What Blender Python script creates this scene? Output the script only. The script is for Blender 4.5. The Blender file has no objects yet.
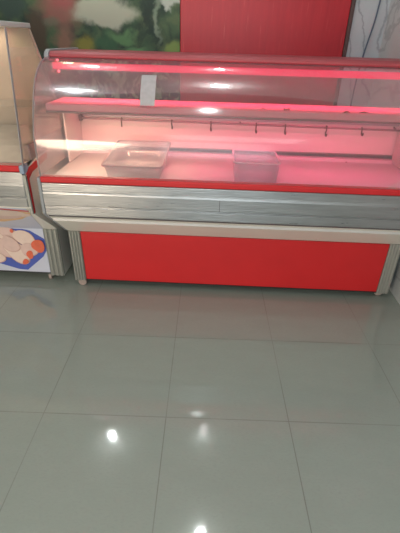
import bpy, bmesh, math, random
from mathutils import Vector, Matrix
random.seed(7)
S = bpy.context.scene
COL = S.collection

# ------------------------------------------------------------------ camera
cd = bpy.data.cameras.new('camera'); cam = bpy.data.objects.new('camera', cd); COL.objects.link(cam)
R_ = Vector((0.99874446, 0.04335269, 0.02510069)); U_ = Vector((-0.04330337, 0.49523115, 0.86768135)); F_ = Vector((-0.02518567, 0.86767889, -0.49648669))
cam.matrix_world = Matrix(((R_.x, U_.x, -F_.x, 0.18297), (R_.y, U_.y, -F_.y, -1.30858), (R_.z, U_.z, -F_.z, 1.60623), (0, 0, 0, 1)))
cd.sensor_fit = 'VERTICAL'; cd.sensor_height = 24; cd.lens = 24 * 395.64 / 533; cd.clip_start = 0.05
S.camera = cam

# ------------------------------------------------------------------ world, view
w = bpy.data.worlds.new('world'); S.world = w; w.use_nodes = True
w.node_tree.nodes['Background'].inputs[0].default_value = (0.80, 0.95, 0.98, 1)
w.node_tree.nodes['Background'].inputs[1].default_value = 0.68
S.view_settings.view_transform = 'Standard'; S.view_settings.look = 'None'
S.view_settings.gamma = 1; S.view_settings.use_curve_mapping = False; S.view_settings.exposure = 0.13

def area(name, loc, rot, sx, sy, power, color):
    l = bpy.data.lights.new(name, 'AREA'); l.shape = 'RECTANGLE'; l.size = sx; l.size_y = sy; l.energy = power; l.color = color
    o = bpy.data.objects.new(name, l); o.location = loc; o.rotation_euler = rot; COL.objects.link(o); return o
area('unseen_ceiling_light', (0.10, -0.50, 2.70), (0, 0, 0), 0.06, 0.035, 6, (0.88, 1.0, 0.98))
area('unseen_ceiling_light', (0.70, -3.1, 2.70), (math.radians(18), 0, 0), 2.6, 1.3, 22, (0.88, 1.0, 0.98))  # large unseen panel, added as fill for the floor
# fill lights added unseen behind the camera, warmer from the left side
area('added_front_fill', (0.2, -3.7, 1.2), (math.radians(90), 0, 0), 1.8, 1.9, 20, (0.90, 0.97, 1.0))
area('added_front_fill', (-2.0, -3.5, 1.10), (math.radians(90), 0, math.radians(-14)), 1.5, 1.1, 66, (1.0, 0.79, 0.58)).data.shape = 'ELLIPSE'
# lighting strips of the display case: under the canopy, plus fill strips added under the shelf (warm at the left end, pink-red for the rest)
def strip(name, x, y, z, rx, sx, power, col):
    o = area(name, (x, y, z), (math.radians(rx), 0, 0), sx, 0.03, power, col); o.data.spread = math.radians(125)
strip('canopy_lighting', 0.62, 1.20, 1.462, 4, 1.60, 5.0, (1.0, 0.07, 0.19))
strip('canopy_lighting', -0.48, 1.20, 1.462, 4, 0.55, 2.4, (1.0, 0.14, 0.22))
strip('added_shelf_fill', 0.66, 1.10, 1.250, 22, 1.50, 2.8, (1.0, 0.10, 0.25))
strip('added_shelf_fill', -0.43, 1.10, 1.250, 22, 0.62, 2.5, (1.0, 0.66, 0.42))
strip('side_case_lighting', -1.55, 1.18, 1.625, 32, 1.1, 2.6, (1.0, 0.80, 0.62))

# ------------------------------------------------------------------ helpers
def tag(o, label=None, cat=None, group=None, kind=None):
    if label: o['label'] = label
    if cat: o['category'] = cat
    if group: o['group'] = group
    if kind: o['kind'] = kind
    return o
def empty(name, loc=(0, 0, 0), rz=0):
    o = bpy.data.objects.new(name, None); COL.objects.link(o); o.location = loc; o.rotation_euler.z = rz; o.empty_display_size = .1
    return o
def obj(name, bm, mat, parent=None, smooth=False, bevel=0, seg=2):
    bmesh.ops.recalc_face_normals(bm, faces=bm.faces)
    if smooth:
        for e in bm.edges:
            if len(e.link_faces) == 2 and e.calc_face_angle(0) > .8: e.smooth = False
    me = bpy.data.meshes.new(name); bm.to_mesh(me); bm.free()
    mats = mat if isinstance(mat, (list, tuple)) else [mat]
    for m in mats: me.materials.append(m)
    if smooth:
        for p in me.polygons: p.use_smooth = True
    o = bpy.data.objects.new(name, me); COL.objects.link(o)
    if parent:
        o.parent = parent; o.matrix_parent_inverse = parent.matrix_basis.inverted() if False else Matrix.Identity(4)
    if bevel:
        b = o.modifiers.new('bevel', 'BEVEL'); b.width = bevel; b.segments = seg; b.limit_method = 'ANGLE'
    return o
def BM(): return bmesh.new()
def box(bm, x0, x1, y0, y1, z0, z1, mi=0):
    vs = [bm.verts.new((x, y, z)) for x in (x0, x1) for y in (y0, y1) for z in (z0, z1)]
    for f in ((0, 1, 3, 2), (4, 6, 7, 5), (0, 4, 5, 1), (2, 3, 7, 6), (0, 2, 6, 4), (1, 5, 7, 3)):
        bm.faces.new([vs[i] for i in f]).material_index = mi
    return bm
def bx(*a): return box(BM(), *a)
def prism_x(bm, pts, x0, x1, mi=0):
    a = [bm.verts.new((x0, y, z)) for y, z in pts]; b = [bm.verts.new((x1, y, z)) for y, z in pts]
    n = len(pts)
    bm.faces.new(a).material_index = mi; bm.faces.new(b[::-1]).material_index = mi
    for i in range(n): bm.faces.new((a[i], b[i], b[(i + 1) % n], a[(i + 1) % n])).material_index = mi
    return bm
def prism_y(bm, pts, y0, y1):
    a = [bm.verts.new((x, y0, z)) for x, z in pts]; b = [bm.verts.new((x, y1, z)) for x, z in pts]; n = len(pts)
    bm.faces.new(a); bm.faces.new(b[::-1])
    for i in range(n): bm.faces.new((a[i], b[i], b[(i + 1) % n], a[(i + 1) % n]))
    return bm
def cyl(bm, c, r, h, axis='z', n=24, r2=None):
    rot = {'z': Matrix.Identity(4), 'x': Matrix.Rotation(math.pi / 2, 4, 'Y'), 'y': Matrix.Rotation(math.pi / 2, 4, 'X')}[axis]
    bmesh.ops.create_cone(bm, cap_ends=True, segments=n, radius1=r, radius2=r if r2 is None else r2, depth=h, matrix=Matrix.Translation(c) @ rot)
    return bm
def tube(bm, pts, r, n=8):
    pts = [Vector(p) for p in pts]; rings = []
    for i, p in enumerate(pts):
        d = (pts[min(i + 1, len(pts) - 1)] - pts[max(i - 1, 0)]).normalized()
        a = d.cross(Vector((0.31, 0.9, 0.2))).normalized(); b = d.cross(a)
        rings.append([bm.verts.new(p + (a * math.cos(t) + b * math.sin(t)) * r) for t in [2 * math.pi * k / n for k in range(n)]])
    for q, s in zip(rings, rings[1:]):
        for k in range(n): bm.faces.new((q[k], q[(k + 1) % n], s[(k + 1) % n], s[k]))
    bm.faces.new(rings[0]); bm.faces.new(rings[-1][::-1]); return bm
def smoothpath(pts, n=6):
    out = []
    P = [pts[0]] + list(pts) + [pts[-1]]
    for i in range(1, len(P) - 2):
        p0, p1, p2, p3 = P[i - 1:i + 3]
        for k in range(n):
            t = k / n
            out.append(tuple(.5 * (2 * b + (c - a) * t + (2 * a - 5 * b + 4 * c - d) * t * t + (3 * b - a - 3 * c + d) * t ** 3) for a, b, c, d in zip(p0, p1, p2, p3)))
    out.append(tuple(pts[-1])); return out
def offset(path, d):
    out = []
    for i, p in enumerate(path):
        a = path[max(i - 1, 0)]; b = path[min(i + 1, len(path) - 1)]
        t = Vector((b[0] - a[0], b[1] - a[1])).normalized(); out.append((p[0] - t.y * d, p[1] + t.x * d))
    return out
def band(path, d0, d1): return offset(path, d0) + offset(path, d1)[::-1]
def ribbon_x(bm, path, d0, d1, x0, x1):
    a = offset(path, d0); b = offset(path, d1); g = []
    for x in (x0, x1): g.append(([bm.verts.new((x, y, z)) for y, z in a], [bm.verts.new((x, y, z)) for y, z in b]))
    (A0, B0), (A1, B1) = g
    for i in range(len(path) - 1):
        for q in ((A0[i], A0[i + 1], A1[i + 1], A1[i]), (B0[i], B1[i], B1[i + 1], B0[i + 1]), (A0[i], B0[i], B0[i + 1], A0[i + 1]), (A1[i], A1[i + 1], B1[i + 1], B1[i])): bm.faces.new(q)
    bm.faces.new((A0[0], A1[0], B1[0], B0[0])); bm.faces.new((A0[-1], B0[-1], B1[-1], A1[-1])); return bm

# ------------------------------------------------------------------ materials
class NT:
    def __init__(s, name):
        s.m = bpy.data.materials.new(name); s.m.use_nodes = True; s.t = s.m.node_tree; s.t.nodes.clear()
        s.out = s.t.nodes.new('ShaderNodeOutputMaterial')
    def n(s, typ, **kw):
        o = s.t.nodes.new('ShaderNode' + typ)
        for k, v in kw.items():
            if k[0] == 'i' and k[1:].isdigit(): s.put(o.inputs[int(k[1:])], v)
            elif k in o.inputs: s.put(o.inputs[k], v)
            else: setattr(o, k, v)
        return o
    def put(s, i, v):
        if hasattr(v, 'is_output') or isinstance(v, bpy.types.NodeSocket): s.t.links.new(v, i)
        else:
            if hasattr(i.default_value, '__len__') and len(i.default_value) == 4 and len(v) == 3: v = (*v, 1)
            i.default_value = v
    def math(s, op, a, b=0.0, c=0.0, clamp=False):
        return s.n('Math', operation=op, i0=a, i1=b, i2=c, use_clamp=clamp).outputs[0]
    def mix(s, f, a, b):
        o = s.n('Mix', data_type='RGBA'); s.put(o.inputs[0], f); s.put(o.inputs[6], a); s.put(o.inputs[7], b); return o.outputs[2]
    def noise(s, vec, scale, detail=3, rough=.55):
        return s.n('TexNoise', Vector=vec, Scale=scale, Detail=detail, Roughness=rough)
    def coord(s): return s.n('TexCoord').outputs['Object']
    def geo(s): return s.n('NewGeometry').outputs['Position']
    def bsdf(s, col, rough=.5, metal=0., spec=.5, **kw):
        b = s.n('BsdfPrincipled'); s.put(b.inputs['Base Color'], col); s.put(b.inputs['Roughness'], rough); s.put(b.inputs['Metallic'], metal); s.put(b.inputs['Specular IOR Level'], spec)
        for k, v in kw.items(): s.put(b.inputs[k], v)
        s.t.links.new(b.outputs[0], s.out.inputs[0]); return b
    def ss(s, v, a, b):
        o = s.n('MapRange', interpolation_type='SMOOTHSTEP', Value=v); o.inputs[1].default_value = a; o.inputs[2].default_value = b; return o.outputs[0]
def plain(name, col, rough=.5, metal=0., spec=.5, var=.12, scale=9, stretch=(1, 1, 1), bump=0.):
    t = NT(name); v = t.n('Mapping', Vector=t.coord(), Scale=stretch).outputs[0]
    nz = t.noise(v, scale).outputs[0]
    c = t.mix(nz, [k * (1 - var) for k in col], [min(1, k * (1 + var)) for k in col])
    kw = {}
    if bump: kw['Normal'] = t.n('Bump', Strength=bump, Distance=.004, Height=t.noise(v, scale * 2).outputs[0]).outputs[0]
    t.bsdf(c, t.math('ADD', t.math('MULTIPLY', nz, .15), rough - .07), metal, spec, **kw); return t.m
def emis(name, col, st):
    t = NT(name); e = t.n('Emission', Color=(*col, 1), Strength=st); t.t.links.new(e.outputs[0], t.out.inputs[0]); return t.m
def glassy(name, tint, gl, haze, hazecol, rough=.04, smear=.5, scale=3, edge=.5):
    """thin pane: clear with Fresnel reflection, plus a scattering film of grease and painted haze"""
    t = NT(name); tr = t.n('BsdfTransparent', Color=(*tint, 1)); g = t.n('BsdfGlossy', Color=(1, 1, 1, 1), Roughness=rough)
    fr = t.n('LayerWeight', Blend=edge).outputs['Fresnel']
    f = t.math('MULTIPLY', fr, gl, clamp=True)
    m1 = t.n('MixShader', i0=f, i1=tr.outputs[0], i2=g.outputs[0])
    d0 = t.n('BsdfDiffuse', Color=(*hazecol, 1)); d1 = t.n('BsdfTranslucent', Color=(*hazecol, 1)); d = t.n('MixShader', i0=.5, i1=d0.outputs[0], i2=d1.outputs[0])
    nz = t.noise(t.n('Mapping', Vector=t.coord(), Scale=(1, 1.5, 2.2)).outputs[0], scale, 4).outputs[0]
    hz = t.math('MULTIPLY', t.math('ADD', 1 - smear, t.math('MULTIPLY', nz, 2 * smear)), haze, clamp=True)
    m2 = t.n('MixShader', i0=hz, i1=m1.outputs[0], i2=d.outputs[0]); t.t.links.new(m2.outputs[0], t.out.inputs[0]); return t.m

M = {}
M['red_paint'] = plain('red_painted_metal', (.62, .018, .022), .35, 0, .5, .10, 3)
M['red_trim'] = plain('red_rubber_trim', (.58, .02, .025), .45, 0, .4, .1, 12)
M['canopy'] = plain('dusty_red_canopy', (.36, .075, .09), .5, 0, .4, .12, 6)
M['steel'] = plain('brushed_steel', (.38, .385, .395), .30, .8, .5, .22, 5, (1.2, 6, 12), .35)
M['steel_dull'] = plain('dull_steel', (.42, .42, .42), .42, .7, .5, .12, 6, (.6, 5, 8), .05)
M['alu'] = plain('aluminium_profile', (.36, .365, .34), .42, .45, .5, .08, 8)
M['grey_plastic'] = plain('grey_plastic', (.30, .31, .33), .5, 0, .4, .08, 10)
M['dark'] = plain('dark_underside_shade', (.035, .037, .037), .7, 0, .3, .2, 8)
M['cream'] = plain('off_white_enamel', (.80, .77, .70), .38, 0, .5, .06, 3)
M['inner'] = plain('white_enamel_liner', (.72, .68, .62), .35, 0, .5, .06, 3)
M['liner_side'] = plain('white_plastic_liner', (.66, .60, .57), .4, 0, .5, .06, 3)
M['deckm'] = plain('steel_deck_plate', (.70, .68, .68), .38, .25, .5, .06, 4, (1, 3, 1))
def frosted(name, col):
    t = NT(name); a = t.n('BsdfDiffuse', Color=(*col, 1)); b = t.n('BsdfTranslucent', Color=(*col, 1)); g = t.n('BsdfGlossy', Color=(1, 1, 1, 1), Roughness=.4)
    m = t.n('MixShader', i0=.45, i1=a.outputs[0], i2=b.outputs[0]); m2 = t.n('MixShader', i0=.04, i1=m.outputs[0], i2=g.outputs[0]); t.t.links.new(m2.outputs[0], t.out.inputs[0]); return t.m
M['joint'] = plain('dark_joint_strip', (.10, .085, .09), .6, 0, .3, .3, 14)
M['rail'] = plain('tarnished_rail', (.27, .24, .22), .4, .7, .5, .25, 18)
M['hook'] = plain('rusty_hook_metal', (.10, .085, .06), .5, .6, .5, .35, 60)
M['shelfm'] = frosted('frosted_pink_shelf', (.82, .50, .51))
M['wheel'] = plain('caster_rubber', (.42, .33, .30), .5, 0, .4, .15, 20)
M['slab'] = plain('pale_grey_top_board', (.50, .53, .51), .4, 0, .5, .06, 5)
M['beige'] = plain('beige_liner_panel', (.62, .50, .40), .45, 0, .4, .07, 2.5)
M['foil'] = plain('wrinkled_steel_sheet', (.50, .51, .50), .35, .7, .5, .35, 14, (1, 1, 1), 1.0)
M['led'] = emis('red_lit_diffuser', (1.0, .03, .10), 1.25)
M['ledwhite'] = emis('bright_red_diode', (1.0, .16, .2), 3)
M['bulb'] = emis('white_bulb', (.92, 1.0, .98), 14)
M['bulbwarm'] = emis('warm_bulb', (1.0, .50, .22), 9)
M['ceil'] = plain('ceiling_paint', (.55, .57, .56), .8, 0, .2, .04, 2)
M['wallside'] = plain('side_wall_paint', (.42, .43, .41), .7, 0, .3, .05, 2)
M['glass'] = glassy('curved_display_glass', (.95, .92, .93), .40, .075, (.80, .64, .70), .11, .55, 2.4)  # pink glow of the case put into the haze colour
M['endglass'] = glassy('end_glass', (.93, .93, .92), .4, .10, (.75, .72, .68), .06, .4, 3)
M['leftglass'] = glassy('greasy_side_glass', (.93, .92, .90), .45, .12, (.8, .75, .68), .08, .4, 3)
M['tray'] = glassy('clear_plastic_tray', (.965, .965, .97), .6, .22, (.70, .74, .80), .12, .3, 6)
M['paper'] = plain('worn_white_paper', (.44, .41, .43), .7, 0, .3, .22, 40)
M['herb'] = plain('wilted_herb', (.09, .10, .015), .7, 0, .3, .3, 60)
M['poster'] = plain('printed_poster_ground', (.60, .62, .74), .4, 0, .5, .08, 4)
M['meat'] = plain('printed_raw_chicken', (.74, .53, .48), .4, 0, .4, .12, 22)
M['meatshade'] = plain('printed_chicken_crease', (.62, .38, .33), .4, 0, .4, .12, 18)
M['meat2'] = plain('printed_chicken_piece', (.82, .64, .56), .4, 0, .4, .10, 22)
M['tomato'] = plain('printed_tomato', (.75, .16, .09), .4, 0, .4, .2, 30)
M['blue'] = plain('printed_blue_tray', (.09, .13, .48), .4, 0, .4, .12, 12)
M['orange'] = plain('printed_garnish', (.85, .50, .26), .4, 0, .4, .3, 40)
M['printred'] = plain('printed_red_edge', (.62, .08, .08), .4, 0, .4, .2, 30)

# floor: 60 cm polished tiles, the grid turned 1.19 degrees from the case
def floor_mat():
    t = NT('polished_porcelain_tiles'); p = t.geo()
    v = t.n('Mapping', Vector=p, Rotation=(0, 0, math.radians(-1.193))).outputs[0]
    s = t.n('SeparateXYZ', i0=v)
    def line(c, wd):
        fr = t.math('FRACT', t.math('DIVIDE', t.math('ADD', c, 60.0), .6))
        d = t.math('MULTIPLY', t.math('MINIMUM', fr, t.math('SUBTRACT', 1.0, fr)), .6)
        return t.math('SUBTRACT', 1.0, t.ss(d, wd * .45, wd))
    br = t.noise(v, 2.3, 3).outputs[0]
    j = t.math('MAXIMUM', line(s.outputs[0], .0028), line(s.outputs[1], .0028))
    jf = t.math('MULTIPLY', j, t.math('ADD', .42, t.math('MULTIPLY', t.ss(br, .35, .6), .2)))
    mt = t.n('Mapping', Vector=p, Scale=(1, 2.2, 1)).outputs[0]
    c = t.mix(t.noise(mt, 5, 6, .7).outputs[0], (.285, .325, .295), (.345, .38, .35))
    c = t.mix(t.ss(t.noise(mt, 60, 4).outputs[0], .45, .75), c, (.30, .33, .31))
    cell = t.n('TexWhiteNoise', noise_dimensions='2D', Vector=t.n('VectorMath', operation='FLOOR', i0=t.n('VectorMath', operation='DIVIDE', i0=t.n('VectorMath', operation='ADD', i0=v, i1=(60, 60, 0)).outputs[0], i1=(.6, .6, 1)).outputs[0]).outputs[0]).outputs[0]
    c = t.mix(t.math('MULTIPLY', cell, .25), c, (.30, .34, .31))
    c = t.mix(jf, c, (.07, .06, .055))
    rg = t.math('ADD', .045, t.math('MULTIPLY', t.ss(t.noise(p, 3, 4).outputs[0], .35, .7), .07))
    b = t.bsdf(c, t.math('ADD', rg, t.math('MULTIPLY', j, .4)), 0, .6)
    return t.m
M['floor'] = floor_mat()

# mural wallpaper: blurred plants, laid out in wall coordinates (x, z)
def mural_mat():
    t = NT('plant_mural_wallpaper'); p = t.geo()
    nz = t.noise(p, 6, 4).outputs['Color']
    v = t.n('VectorMath', operation='ADD', i0=p, i1=t.n('VectorMath', operation='MULTIPLY', i0=t.n('VectorMath', operation='SUBTRACT', i0=nz, i1=(.5, .5, .5)).outputs[0], i1=(.22, 0, .22)).outputs[0]).outputs[0]
    lf = t.n('TexVoronoi', Vector=t.n('Mapping', Vector=v, Rotation=(0, .6, 0), Scale=(9, 0, 5)).outputs[0], Scale=1.0)
    c = t.mix(t.ss(lf.outputs['Distance'], .15, .75), (.075, .15, .085), (.025, .05, .045))
    c = t.mix(t.ss(t.noise(v, 9, 3).outputs[0], .4, .8), c, (.13, .20, .10))
    def blob(px, py, rx, ry, col, soft=.5, amt=1.0):
        nonlocal c
        x = -1.70 + px * .00858; z = 1.885 - py * .0078
        q = t.n('VectorMath', operation='MULTIPLY', i0=t.n('VectorMath', operation='SUBTRACT', i0=v, i1=(x, 0, z)).outputs[0], i1=(1 / (rx * .0086), 0, 1 / (ry * .0078))).outputs[0]
        ln = t.n('VectorMath', operation='LENGTH', i0=q).outputs['Value']
        f = t.math('MULTIPLY', t.math('SUBTRACT', 1.0, t.ss(ln, 1 - soft, 1 + soft * .4)), amt)
        c = t.mix(f, c, col)
    blob(15, 8, 22, 14, (.06, .10, .09))
    blob(104, 12, 34, 15, (.60, .62, .50), .35)
    blob(60, 10, 22, 22, (.42, .16, .14), .6, .9)
    blob(66, 2, 13, 7, (.50, .12, .13), .7, .8)
    blob(52, 22, 10, 8, (.20, .22, .16), .6, .7)
    blob(64, 42, 12, 16, (.40, .20, .15), .6, .9)
    blob(38, 34, 11, 20, (.12, .075, .055), .5)
    blob(84, 43, 11, 10, (.36, .32, .06), .6, .9)
    blob(170, 2, 13, 5, (.62, .68, .62), .5)
    blob(122, 34, 17, 7, (.16, .34, .15), .6, .9)
    blob(102, 42, 13, 8, (.05, .15, .08), .6, .8)
    blob(173, 46, 9, 10, (.26, .42, .12), .6, .9)
    blob(135, 45, 10, 6, (.16, .34, .16), .6, .9)
    blob(156, 17, 3, 22, (.36, .48, .36), .7, .7)
    blob(112, 78, 26, 12, (.14, .24, .14), .6, .8)
    blob(150, 82, 26, 9, (.20, .26, .20), .6, .7)
    blob(90, 88, 20, 8, (.03, .05, .09), .6, .8)
    c = t.mix(.28, c, (.10, .12, .10))
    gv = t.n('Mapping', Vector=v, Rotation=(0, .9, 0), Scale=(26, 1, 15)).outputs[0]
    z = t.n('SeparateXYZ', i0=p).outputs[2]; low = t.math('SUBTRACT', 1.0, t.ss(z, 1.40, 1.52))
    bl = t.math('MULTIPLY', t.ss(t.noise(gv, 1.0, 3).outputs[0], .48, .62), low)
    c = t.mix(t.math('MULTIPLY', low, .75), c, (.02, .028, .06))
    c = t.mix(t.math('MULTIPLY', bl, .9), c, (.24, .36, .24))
    t.bsdf(c, .75, 0, .2); return t.m
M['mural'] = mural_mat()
def redwall_mat():
    t = NT('red_glossy_wall_sheet'); p = t.geo()
    v = t.n('Mapping', Vector=p, Scale=(16, 1, 1.2)).outputs[0]
    n = t.noise(v, 1.6, 4).outputs[0]
    c = t.mix(n, (.40, .014, .028), (.56, .026, .04))
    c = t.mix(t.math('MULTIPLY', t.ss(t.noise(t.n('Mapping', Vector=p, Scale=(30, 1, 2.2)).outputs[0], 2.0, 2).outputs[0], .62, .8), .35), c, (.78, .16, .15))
    t.bsdf(c, .35, 0, .5); return t.m
M['redwall'] = redwall_mat()
def marble_mat(name, base, vein, rough=.5, spec=.4):
    t = NT(name); p = t.geo()
    nz = t.noise(p, 2.5, 5).outputs['Color']
    v = t.n('VectorMath', operation='ADD', i0=p, i1=t.n('VectorMath', operation='MULTIPLY', i0=nz, i1=(.35, .35, .35)).outputs[0]).outputs[0]
    wv = t.n('TexWave', Vector=t.n('Mapping', Vector=v, Rotation=(0, math.radians(20), 0)).outputs[0], Scale=2.2, Distortion=1.5, Detail=3)
    f = t.math('MULTIPLY', t.math('SUBTRACT', 1.0, t.ss(wv.outputs['Fac'], .0, .06)), .55)
    c = t.mix(t.noise(p, 5, 4).outputs[0], [k * .92 for k in base], [k * 1.06 for k in base])
    c = t.mix(f, c, vein); t.bsdf(c, rough, 0, spec); return t.m
M['marble'] = marble_mat('grey_marble_wall_tiles', (.52, .57, .62), (.20, .23, .29))
M['marble2'] = marble_mat('white_marble_side_wall', (.55, .58, .60), (.33, .35, .38), .8, .1)

# ------------------------------------------------------------------ setting
def struct(name, bm, m, **k): return tag(obj(name, bm, m, **k), kind='structure')
struct('floor', bx(-3.0, 1.55, -4.0, 2.7, -.05, 0), M['floor'])
struct('ceiling', bx(-3.0, 1.55, -4.0, 2.7, 2.80, 2.86), M['ceil'])
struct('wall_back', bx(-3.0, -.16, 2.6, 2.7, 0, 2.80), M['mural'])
struct('wall_back', bx(1.27, 1.55, 2.6, 2.7, 0, 2.80), M['marble'])
struct('wall_back', bx(-.16, 1.27, 2.64, 2.7, 0, 2.80), M['wallside'])
struct('wall_left', bx(-3.1, -3.0, -4.0, 2.7, 0, 2.80), M['wallside'])
struct('wall_right', bx(1.55, 1.65, -4.0, 2.7, 0, 2.80), M['marble2'])

# red sheet on the back wall between the mural and the marble
rw = BM(); box(rw, -.155, 1.235, 2.585, 2.638, .002, 2.79)
tag(obj('wall_panel', rw, M['redwall'], bevel=.004), 'tall glossy red wall panel on the wall behind the long display case, between plant mural and grey marble', 'wall panel')
tr = BM(); box(tr, 1.237, 1.268, 2.575, 2.638, .002, 2.79)  # dark strip put in for the shadow along the panel edge
tag(obj('shadow_edge', tr, plain('painted_shadow_edge', (.10, .055, .055), .5), bevel=.003), 'dark vertical strip standing for the shadow beside the red wall panel, against the grey marble', 'shadow strip')
tag(obj('cable', tube(BM(), smoothpath([(1.47, 2.59, 2.1), (1.455, 2.588, 1.80), (1.42, 2.588, 1.56), (1.40, 2.588, 1.35), (1.395, 2.59, 1.1)], 6), .006), plain('dark_cable', (.10, .13, .20), .5), smooth=True), 'thin dark blue cable hanging down the grey marble wall at the right', 'cable')

# ------------------------------------------------------------------ the long red display case
GP = smoothpath([(.866, .905), (.864, .98), (.867, 1.075), (.878, 1.145), (.918, 1.252), (.970, 1.348), (1.030, 1.418), (1.112, 1.472), (1.205, 1.497)], 5)
X0, X1 = -.804, 1.475
case = empty('display_case', (0, 0, 0))
tag(case, 'long red and steel meat display case with curved glass front and pink-lit interior', 'display case')
def C(name, bm, m, parent=case, **k): return obj(name, bm, M[m] if isinstance(m, str) else m, parent, **k)
C('base_panel', bx(-.722, 1.392, 1.142, 1.160, .058, .440), 'red_paint', bevel=.002)
C('base_body', bx(-.79, 1.46, 1.168, 1.74, .064, .60), 'dark')
C('base_sill_shade', bx(-.722, 1.392, 1.140, 1.160, .050, .0565), 'dark')  # dark colour stands in for the shadow under the case
def post(x0, x1):
    n = 4; w_ = (x1 - x0) / n; pts = [(x0, 1.160)]
    for i in range(n):
        a = x0 + i * w_
        pts += [(a, 1.136), (a + w_ * .30, 1.132), (a + w_ * .62, 1.132), (a + w_ * .80, 1.140)]
    pts += [(x1, 1.136), (x1, 1.160)]
    bm = BM(); lo = [bm.verts.new((x, y, .050)) for x, y in pts]; hi = [bm.verts.new((x, y, .445)) for x, y in pts]
    bm.faces.new(lo); bm.faces.new(hi[::-1])
    for i in range(len(pts)): j = (i + 1) % len(pts); bm.faces.new((lo[i], hi[i], hi[j], lo[j]))
    return bm
C('corner_post', post(X0, -.724), 'alu'); C('corner_post', post(1.394, X1), 'alu')
for x, y in ((-.757, 1.152), (1.43, 1.19), (-.765, 1.70), (1.43, 1.70)):
    k = C('caster', box(bx(x - .012, x + .012, y + .013, y + .017, .02, .062), x - .020, x + .020, y - .012, y + .017, .0605, .0635), 'alu')
    obj('wheel', cyl(BM(), (x, y, .030), .030, .022, 'y', 28), M['wheel'], k, smooth=False, bevel=.005)
# slanted cream fascia under the steel front
C('lower_fascia', prism_x(BM(), [(1.136, .446), (.862, .672), (.880, .690), (1.160, .470)], X0, X1), 'cream', bevel=.002)
# stepped steel front
C('steel_fascia', prism_x(BM(), [(.854, .676), (.851, .680), (.851, .731), (.857, .734), (.857, .738), (.850, .742), (.849, .812), (.852, .822), (.855, .828), (.856, .872), (.860, .876), (.905, .876), (.905, .676)], X0, X1), 'steel', bevel=.0015)
C('shadow_gap', bx(X0 + .01, X1 - .01, .860, .90, .667, .676), 'joint')
C('red_trim', prism_x(BM(), [(.856, .877), (.852, .882), (.852, .904), (.857, .910), (.905, .910), (.905, .877)], X0, X1), 'red_trim', bevel=.002)
C('steel_joint', bx(.222, .2245, .8480, .852, .742, .812), 'joint')
# end caps
def endcap(x0, x1):
    return prism_x(BM(), [(.850, .905), (.846, .690), (.868, .668), (1.138, .448), (1.160, .448), (1.160, .60), (.93, .905)], x0, x1)
C('end_cap', endcap(X0 - .020, X0 - .001), 'grey_plastic', bevel=.004); C('end_cap', endcap(X1 + .001, X1 + .02), 'grey_plastic', bevel=.004)
# insulated tub
C('outer_back', bx(X0, X1, 1.645, 1.745, .60, 1.135), 'cream', bevel=.004)
C('tub', prism_x(BM(), [(.906, .62), (.906, .872), (1.575, .872), (1.575, .60), (1.16, .60)], X0 + .012, X1 - .012), 'deckm')
C('drain_step', prism_x(BM(), [(1.577, .60), (1.577, .893), (1.640, .893), (1.640, .60)], X0 + .012, X1 - .012), 'deckm', bevel=.003)
C('air_slot', bx(X0 + .012, X1 - .012, 1.622, 1.640, .895, .915), 'joint')
bp = C('back_liner', bx(X0 + .012, X1 - .012, 1.618, 1.643, .917, 1.135), 'inner', bevel=.003)
C('liner_lip', bx(X0 + .012, X1 - .012, 1.606, 1.617, .917, .923), 'rail')
C('back_capping', bx(X0, X1, 1.60, 1.75, 1.137, 1.149), 'cream', bevel=.003)
# side liners
def sideliner(x0, x1): return prism_x(BM(), [(1.300, .874), (1.300, 1.225), (1.604, 1.135), (1.604, .915), (1.575, .874)], x0, x1)
C('side_liner', sideliner(X0 + .012, X0 + .024), 'liner_side', bevel=.003); C('side_liner', sideliner(X1 - .024, X1 - .012), 'liner_side', bevel=.003)
# glass
C('curved_glass', ribbon_x(BM(), GP, 0, .004, X0 + .006, X1 - .006), 'glass', smooth=True)
def endglass(x): return prism_x(BM(), [(p[0] + .004, p[1]) for p in GP] + [(1.72, 1.497), (1.72, 1.152), (1.60, 1.152), (1.60, .912), (.868, .912)], x, x + .004)
C('end_glass', endglass(X0 + .001), 'endglass'); C('end_glass', endglass(X1 - .005), 'endglass')
C('glass_edge', ribbon_x(BM(), GP, -.004, .005, X0 - .003, X0 + .0005), 'grey_plastic', smooth=True)
C('glass_edge', ribbon_x(BM(), GP, -.004, .005, X1 - .0005, X1 + .003), 'grey_plastic', smooth=True)
# canopy
cn = C('canopy', prism_x(BM(), [(1.208, 1.500), (1.200, 1.508), (1.203, 1.520), (1.222, 1.532), (1.75, 1.532), (1.75, 1.500)], X0 + .022, X1 - .022), 'canopy', bevel=.002)
C('canopy_edge', bx(X0 + .022, X1 - .022, 1.204, 1.214, 1.494, 1.4995), 'joint')
for a, b in ((X0 - .004, X0 + .021), (X1 - .021, X1 + .004)):
    C('canopy_end_cap', prism_x(BM(), [(1.190, 1.490), (1.180, 1.505), (1.196, 1.527), (1.225, 1.541), (1.752, 1.541), (1.752, 1.498), (1.24, 1.498)], a, b), 'grey_plastic', bevel=.004)
C('light_strip', bx(X0 + .05, X1 - .03, 1.150, 1.180, 1.444, 1.479), 'led', bevel=.004)
for z in (1.482, 1.452, 1.422):
    d = BM(); bmesh.ops.create_uvsphere(d, u_segments=12, v_segments=8, radius=.008, matrix=Matrix.Translation((X0 + .02, 1.325, z)))
    C('diode', d, 'ledwhite', smooth=True)
C('diode_board', bx(X0 + .006, X0 + .012, 1.316, 1.334, 1.41, 1.495), plain('red_diode_board', (.7, .05, .10), .5))
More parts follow.
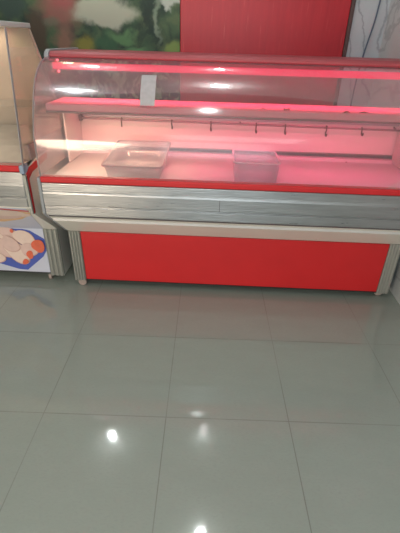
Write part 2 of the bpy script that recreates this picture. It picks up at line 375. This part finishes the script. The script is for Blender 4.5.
# shelf under the canopy
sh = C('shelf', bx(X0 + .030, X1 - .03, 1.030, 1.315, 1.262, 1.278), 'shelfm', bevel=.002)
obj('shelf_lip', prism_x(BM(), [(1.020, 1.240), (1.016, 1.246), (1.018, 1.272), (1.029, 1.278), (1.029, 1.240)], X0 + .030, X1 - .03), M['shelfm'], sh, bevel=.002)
obj('shelf_rod', tube(BM(), [(X0 + .03, 1.018, 1.236), (X1 - .03, 1.018, 1.236)], .0055), M['rail'], sh, smooth=True)
for x in (X0 + .032, X1 - .04):
    obj('shelf_bracket', prism_x(BM(), [(1.02, 1.225), (1.02, 1.26), (1.31, 1.26), (1.31, 1.248), (1.06, 1.24)], x - .004, x + .006), M['rail'], sh)
for x in (-.45, .34, 1.12):
    C('shelf_post', bx(x - .006, x + .006, 1.295, 1.307, 1.279, 1.466), 'alu') if False else None
# hanging rail in front of the back liner
rl = C('hanging_rail', tube(BM(), [(X0 + .026, 1.575, 1.113), (X1 - .026, 1.575, 1.100)], .007, 10), 'rail', smooth=True)
for x in (X0 + .05, .35, X1 - .06):
    obj('rail_bracket', tube(BM(), [(x, 1.575, 1.108), (x, 1.6045, 1.115)], .006), M['rail'], rl)
C('upper_rail', bx(X0 + .026, X1 - .026, 1.604, 1.616, 1.122, 1.134), 'steel_dull', bevel=.002)
C('end_bracket', bx(X0 + .026, X0 + .046, 1.565, 1.603, 1.095, 1.132), 'joint', bevel=.003)

# ------------------------------------------------------------------ hooks on the rail
def hook_bm(h, lean):
    pts = [(0, .011, -.004), (0, .008, .009), (0, -.003, .013), (0, -.012, .004), (0, -.010, -.016), (lean, -.008, -h * .6), (lean, -.012, -h), (lean + .004, -.024, -h - .004), (lean + .004, -.030, -h + .012)]
    return tube(BM(), smoothpath(pts, 5), .0052, 7)
hooks = [(-.477, .034, .0, 'leftmost dark metal hook on the hanging rail of the long case', .012),
         (-.126, .036, .002, 'dark metal hook on the hanging rail just behind the right side of the big tray', .0),
         (.147, .040, -.001, 'dark metal hook on the rail, nearest left of the small square tray', .01),
         (.460, .042, .0, 'dark metal hook on the rail straight above the small square tray', .004),
         (.661, .042, .001, 'dark metal hook on the rail just to the right of the small square tray', .0),
         (.944, .044, -.002, 'dark hook with a greenish scrap, second from the right end of the rail', .0),
         (1.185, .030, .002, 'small dark metal hook nearest the right end of the rail', .0)]
for x, h, ln, lab, r in hooks:
    z = 1.113 - (x + .778) / 2.227 * .013
    o = obj('hook', hook_bm(h, ln), M['hook'], smooth=True); o.location = (x, 1.571, z - .002)
    tag(o, lab, 'hook', 'hooks on the hanging rail')

def scrap(x, y, z, s, lab, seed):
    rnd = random.Random(seed); bm = BM()
    for k in range(4):
        a = rnd.uniform(0, 6.28); L = s * rnd.uniform(.6, 1.1); wd = L * .38; cx, cy = rnd.uniform(-s, s) * .5, rnd.uniform(-s, s) * .3
        d = Vector((math.cos(a), math.sin(a) * .6, rnd.uniform(0, .35))).normalized(); q = d.cross(Vector((0, 0, 1))).normalized()
        c0 = Vector((cx, cy, .002)); pts = [c0 - d * L * .5, c0 + q * wd * .5 + Vector((0, 0, .004)), c0 + d * L * .5, c0 - q * wd * .5 + Vector((0, 0, .004))]
        lo = [bm.verts.new((p.x, p.y, max(0, p.z))) for p in pts]; hi = [bm.verts.new((p.x, p.y, max(0, p.z) + .002)) for p in pts]
        bm.faces.new(lo[::-1]); bm.faces.new(hi)
        for i in range(4): j = (i + 1) % 4; bm.faces.new((lo[i], lo[j], hi[j], hi[i]))
    o = obj('herb_scrap', bm, M['herb']); o.location = (x, y, z); return tag(o, lab, 'herb scrap', 'green scraps left in the case')
scrap(.885, 1.045, 1.2785, .042, 'largest yellow-green herb scrap on the pink shelf, above the second hook from the right', 1)
scrap(1.00, 1.05, 1.2785, .034, 'small green herb scrap on the shelf, nearest the right edge of the picture', 2)
scrap(.565, 1.06, 1.2785, .036, 'green herb scrap on the shelf edge above the right side of the small tray', 3)
scrap(.44, 1.06, 1.2785, .016, 'tiny green herb scrap on the shelf above the small square tray', 4)
scrap(1.12, 1.55, .8725, .014, 'tiny dark scrap lying on the pink deck at the far right back', 5)

# ------------------------------------------------------------------ trays on the deck
def tray_bm(wx, ly, h, zb, tilt=0.0, th=.004, taper=.018, rim=.010):
    """open box: rounded corners, sloping walls, out-turned rim"""
    bm = BM()
    def loop(hx, hy, z, r=.03, n=5):
        out = []
        for cx, cy, a0 in ((hx - r, hy - r, 0), (-hx + r, hy - r, 90), (-hx + r, -hy + r, 180), (hx - r, -hy + r, 270)):
            for k in range(n + 1):
                a = math.radians(a0 + 90 * k / n); x, y = cx + r * math.cos(a), cy + r * math.sin(a)
                out.append(bm.verts.new((x, y, zb + z + (tilt * (y + ly / 2) if z > 0.0 else tilt * 0))))
        return out
    hx, hy = wx / 2, ly / 2
    Ls = [loop(hx - taper, hy - taper, 0), loop(hx, hy, h - .006), loop(hx + rim, hy + rim, h - .006), loop(hx + rim, hy + rim, h), loop(hx - th, hy - th, h), loop(hx - taper - th, hy - taper - th, th)]
    for a, b in zip(Ls, Ls[1:]):
        for i in range(len(a)): j = (i + 1) % len(a); bm.faces.new((a[i], a[j], b[j], b[i]))
    bm.faces.new(Ls[0][::-1]); bm.faces.new(Ls[-1]); return bm
t1 = empty('tray', (-.300, 1.205, .8725))
tag(t1, 'large clear plastic tray on the deck at the left, its back rim raised', 'tray')
obj('tray_body', tray_bm(.345, .47, .082, 0, .085), M['tray'], t1, smooth=False)
ti = obj('inner_rim', tray_bm(.29, .40, .036, .010, .06), M['tray'], t1)
t2 = empty('tray', (.432, 1.130, .8725))
tag(t2, 'small square clear plastic tray on the pink deck, right of the big tray', 'tray')
obj('tray_body', tray_bm(.262, .30, .125, 0, .0, taper=.005, rim=.006), M['tray'], t2)

def rim_bm(hx, hy, z, tilt, r=.03, t=.0045):
    pts = []
    for cx, cy, a0 in ((hx - r, hy - r, 0), (-hx + r, hy - r, 90), (-hx + r, -hy + r, 180), (hx - r, -hy + r, 270)):
        for k in range(6):
            a = math.radians(a0 + 18 * k); pts.append((cx + r * math.cos(a), cy + r * math.sin(a), 0))
    pts.append(pts[0]); pts = [(x, y, z + tilt * (y + hy)) for x, y, _ in pts]
    return tube(BM(), pts, t, 6)
obj('tray_rim', rim_bm(.181, .243, .083, .085), plain('smoky_tray_rim', (.40, .33, .34), .3), t1, smooth=True)
obj('tray_rim', rim_bm(.136, .155, .126, 0), plain('pale_tray_rim', (.66, .52, .56), .3), t2, smooth=True)

# ------------------------------------------------------------------ paper stuck on the glass
def nearest(z):
    return min(range(len(GP)), key=lambda i: abs(GP[i][1] - z))
seg = GP[nearest(1.295):nearest(1.428) + 1]
pb = ribbon_x(BM(), seg, .0055, .0070, -.228, -.148)
tag(obj('paper_note', pb, M['paper'], smooth=True), 'worn blank whitish paper note taped to the outside of the curved glass', 'paper note')

# ------------------------------------------------------------------ the left display case
lc = empty('display_case', (0, 0, 0))
tag(lc, 'second display case at the left edge, with slanted glass and chicken poster on its base', 'display case')
def L(name, bm, m, parent=lc, **k): return obj(name, bm, M[m] if isinstance(m, str) else m, parent, **k)
LX0, LX1 = -2.30, -.900
L('base_body', bx(LX0, LX1, 1.20, 1.72, .055, .66), 'cream', bevel=.003)
def lpost(x0, x1):
    n = 3; w_ = (x1 - x0) / n; pts = [(x0, 1.198)]
    for i in range(n):
        a = x0 + i * w_; pts += [(a, 1.182), (a + w_ * .3, 1.178), (a + w_ * .7, 1.178), (a + w_ * .85, 1.186)]
    pts += [(x1, 1.182), (x1, 1.198)]
    bm = BM(); lo = [bm.verts.new((x, y, .052)) for x, y in pts]; hi = [bm.verts.new((x, y, .43)) for x, y in pts]
    bm.faces.new(lo); bm.faces.new(hi[::-1])
    for i in range(len(pts)): j = (i + 1) % len(pts); bm.faces.new((lo[i], hi[i], hi[j], lo[j]))
    return bm
L('corner_post', lpost(-1.000, LX1), 'alu')
for x, y in ((-1.02, 1.22), (-2.2, 1.22), (-1.02, 1.66), (-2.2, 1.66)):
    k = L('caster', box(cyl(BM(), (x, y, .050), .014, .008), x - .018, x + .018, y - .014, y + .014, .030, .046), 'alu')
    obj('wheel', cyl(BM(), (x, y, .024), .024, .022, 'x', 20), M['wheel'], k, bevel=.004)
L('lower_fascia', prism_x(BM(), [(1.186, .428), (.866, .712), (.88, .73), (1.20, .45)], LX0, LX1), 'cream', bevel=.002)
L('steel_fascia', prism_x(BM(), [(.868, .715), (.862, .720), (.862, .770), (.868, .774), (.868, .778), (.861, .783), (.860, .846), (.863, .856), (.868, .925), (.93, .925), (.93, .715)], LX0, LX1 - .012), 'steel', bevel=.0015)
L('red_trim', prism_x(BM(), [(.872, .926), (.868, .932), (.868, .956), (.874, .962), (.93, .962), (.93, .926)], LX0, LX1 - .025), 'red_trim', bevel=.002)
L('corner_cap', bx(LX1 - .0245, LX1 + .004, .866, .935, .915, .964), plain('blue_grey_plastic', (.26, .32, .42), .5), bevel=.006)
# end panel with its red edging
L('end_panel', prism_x(BM(), [(.892, .665), (.884, .912), (1.06, .965), (1.60, .965), (1.60, .46), (1.19, .43)], LX1 - .0115, LX1 + .001), 'cream', bevel=.002)
redp = smoothpath([(.905, .672), (.899, .78), (.893, .880)], 4)
L('end_trim', prism_x(BM(), [(.886, .668), (.884, .910), (.935, .940), (1.20, .962), (1.20, .925), (.960, .905), (.905, .880), (.902, .672)], LX1 + .0015, LX1 + .010), 'red_trim', bevel=.002)
L('steel_edge', prism_x(BM(), [(.870, .672), (.862, .912), (.883, .912), (.885, .668)], LX1 - .012, LX1 + .008), 'alu', bevel=.002)
L('side_block', bx(LX1 - .03, LX1 + .003, .98, 1.60, .967, 1.055), plain('pinkish_grey_sill', (.36, .30, .29), .5), bevel=.004)
# upper structure
L('front_glass', prism_x(BM(), [(.874, .963), (.974, 1.638), (.979, 1.638), (.879, .963)], LX0, LX1 - .006), 'leftglass')
L('side_glass', prism_x(BM(), [(.882, .966), (.980, 1.638), (1.262, 1.638), (1.345, 1.49), (1.60, 1.06), (1.60, .966)], LX1 - .005, LX1 - .001), 'leftglass')
L('glass_edge', prism_x(BM(), [(.868, .963), (.966, 1.638), (.982, 1.638), (.884, .963)], LX1 - .0005, LX1 + .003), 'grey_plastic')
L('top_board', bx(LX0, LX1, .930, 1.290, 1.641, 1.666), 'slab', bevel=.004)
L('back_liner', prism_x(BM(), [(1.265, 1.640), (1.350, 1.490), (1.62, 1.02), (1.64, .967), (1.70, .967), (1.70, 1.0), (1.385, 1.50), (1.29, 1.640)], LX0, LX1 - .006), 'beige')
L('tub', bx(LX0, LX1 - .013, .935, 1.70, .66, .925), 'cream')
L('deck_sheet', prism_x(BM(), [(.94, .927), (.94, .965), (1.10, 1.02), (1.35, 1.06), (1.58, 1.05), (1.60, .927)], LX0, LX1 - .035), 'foil')
L('inner_shelf', bx(LX0, LX1 - .012, 1.20, 1.50, 1.228, 1.232), 'leftglass')
# poster and its printed pictures
ps = L('poster', bx(LX0, -1.003, 1.1845, 1.1975, .074, .43), 'poster')
def slope(pts, d0, d1):
    """flat print on the slanted lower fascia; pts in (x, s), s from the top edge downwards (0..1)"""
    a = Vector((.866, .712)); b = Vector((1.186, .428)); nrm = Vector((b.y - a.y, -(b.x - a.x))).normalized()
    bm = BM(); rows = []
    for d in (d0, d1):
        r = []
        for x, s in pts:
            q = a + (b - a) * s + nrm * d; r.append(bm.verts.new((x, q.x, q.y)))
        rows.append(r)
    lo, hi = rows; bm.faces.new(lo); bm.faces.new(hi[::-1])
    for i in range(len(pts)): j = (i + 1) % len(pts); bm.faces.new((lo[i], hi[i], hi[j], lo[j]))
    return bm
p2 = L('upper_poster', slope([(LX0, .02), (-.935, .02), (-.995, .99), (LX0, .99)], .0005, .002), 'poster')
def flat(pts, k): # print on the upright poster, k-th layer
    y = 1.1845 - .0006 * k; return prism_y(BM(), pts, y - .0006, y)
def rnd_poly(cx, cz, rx, rz, rot=0, n=22, wob=.12, seed=1):
    r = random.Random(seed); ph = [r.uniform(0, 6.28) for _ in range(3)]; out = []
    for i in range(n):
        a = 2 * math.pi * i / n; q = 1 + wob * math.sin(2 * a + ph[0]) + wob * .6 * math.sin(3 * a + ph[1])
        x, z = rx * q * math.cos(a), rz * q * math.sin(a); c, s = math.cos(rot), math.sin(rot)
        out.append((cx + x * c - z * s, cz + x * s + z * c))
    return out

L('printed_tray', flat([(-1.80, .30), (-1.60, .20), (-1.372, .135), (-1.235, .093), (-1.170, .089), (-1.036, .205), (-1.0035, .255), (-1.0035, .350), (-1.097, .412), (-1.150, .422), (-1.66, .42)], 1), 'blue', ps)
for k, (cx, cz, rx, rz, rot, mm) in enumerate([(-1.36, .350, .10, .072, .2, 'meat2'), (-1.245, .385, .085, .042, -.5, 'meat'), (-1.33, .265, .115, .080, -.5, 'meat'), (-1.53, .32, .12, .09, .1, 'meat2'), (-1.140, .345, .090, .058, -.35, 'meat2'), (-1.215, .235, .105, .072, -.5, 'meat2'), (-1.41, .195, .09, .05, -.2, 'meat2'), (-1.250, .300, .075, .050, -.6, 'meat'), (-1.120, .262, .070, .050, .5, 'meat'), (-1.60, .38, .07, .04, 0, 'meat')]):
    L('printed_chicken', flat(rnd_poly(cx, cz, rx * 1.02, rz * 1.03, rot, seed=k + 30), 2 + 2 * k), 'meatshade', ps)
    L('printed_chicken', flat(rnd_poly(cx - .003, cz + .003, rx * .97, rz * .96, rot, seed=k + 30), 3 + 2 * k), mm, ps)
for k, (cx, cz, r) in enumerate([(-1.052, .298, .044), (-1.125, .225, .026), (-1.168, .165, .020), (-1.222, .410, .012)]):
    L('printed_tomato', flat(rnd_poly(cx, cz, r, r * 1.25, -.5, seed=k + 60), 22 + k), 'tomato', ps)
us = [(-1.05, .30, .09, .09, 'meat2'), (-1.52, .34, .16, .20, 'meat2'), (-1.24, .34, .20, .19, 'meat'), (-1.11, .24, .14, .12, 'meat2'), (-1.30, .46, .12, .13, 'meat2')]
L('printed_garnish', slope([(-1.45, .62), (-1.2, .66), (-1.05, .50), (-.955, .28), (-.935, .18), (-1.0, .14), (-1.10, .28)], .0021, .0026), 'orange', p2)
L('printed_edge', slope([(-1.12, .04), (-.935, .10), (-.938, .15), (-1.02, .13), (-1.12, .09)], .0021, .0028), 'printred', p2)
for k, (cx, cs, rx, rs, mm) in enumerate(us):
    L('printed_chicken', slope(rnd_poly(cx, cs, rx, rs, 0, seed=k + 80), .0029 + k * .0005, .0033 + k * .0005), mm, p2)
L('bottom_strip', bx(LX0, -1.003, 1.185, 1.199, .064, .073), 'dark')

# ------------------------------------------------------------------ ceiling lamps (their reflections show on the floor and the glass)
def lamp(x, y, r, col, m, power, lab, rect=None):
    t = empty('ceiling_lamp', (x, y, 2.80)); tag(t, lab, 'ceiling lamp')
    l = bpy.data.lights.new('lamp_light', 'POINT'); l.energy = power; l.shadow_soft_size = r; l.color = col; lo = bpy.data.objects.new('lamp_light', l); COL.objects.link(lo); lo.location = (x, y, 2.80 - .09 - r)
    if rect: obj('housing', bx(-rect[0] / 2 - .01, rect[0] / 2 + .01, -rect[1] / 2 - .01, rect[1] / 2 + .01, -.03, 0), M['ceil'], t); obj('diffuser', bx(-rect[0] / 2, rect[0] / 2, -rect[1] / 2, rect[1] / 2, -.045, -.0305), M[m], t)
    else:
        obj('housing', cyl(BM(), (0, 0, -.012), r * 1.4, .024), M['ceil'], t, smooth=False)
        b = BM(); bmesh.ops.create_uvsphere(b, u_segments=20, v_segments=12, radius=r, matrix=Matrix.Translation((0, 0, -.024 - r))); obj('bulb', b, M[m], t, smooth=True)
lamp(-.935, 1.86, .042, (.95, 1, .97), 'bulb', 9, 'round white ceiling bulb above the gap between the two cases')
lamp(.20, .80, .042, (.95, 1, .97), 'bulb', 9, 'round white ceiling bulb above the front of the long case')
lamp(-1.25, 2.40, .05, (1, .7, .45), 'bulbwarm', 3, 'warm orange ceiling lamp close to the plant mural', rect=(.17, .04))
lamp(-1.10, .28, .03, (.86, .95, 1), 'bulb', 6, 'slim cool white ceiling lamp in front of the left end of the long case', rect=(.34, .05))
lamp(.19, 2.03, .03, (.95, 1, .97), 'bulb', 4, 'small white ceiling lamp near the red wall panel', rect=(.08, .02))
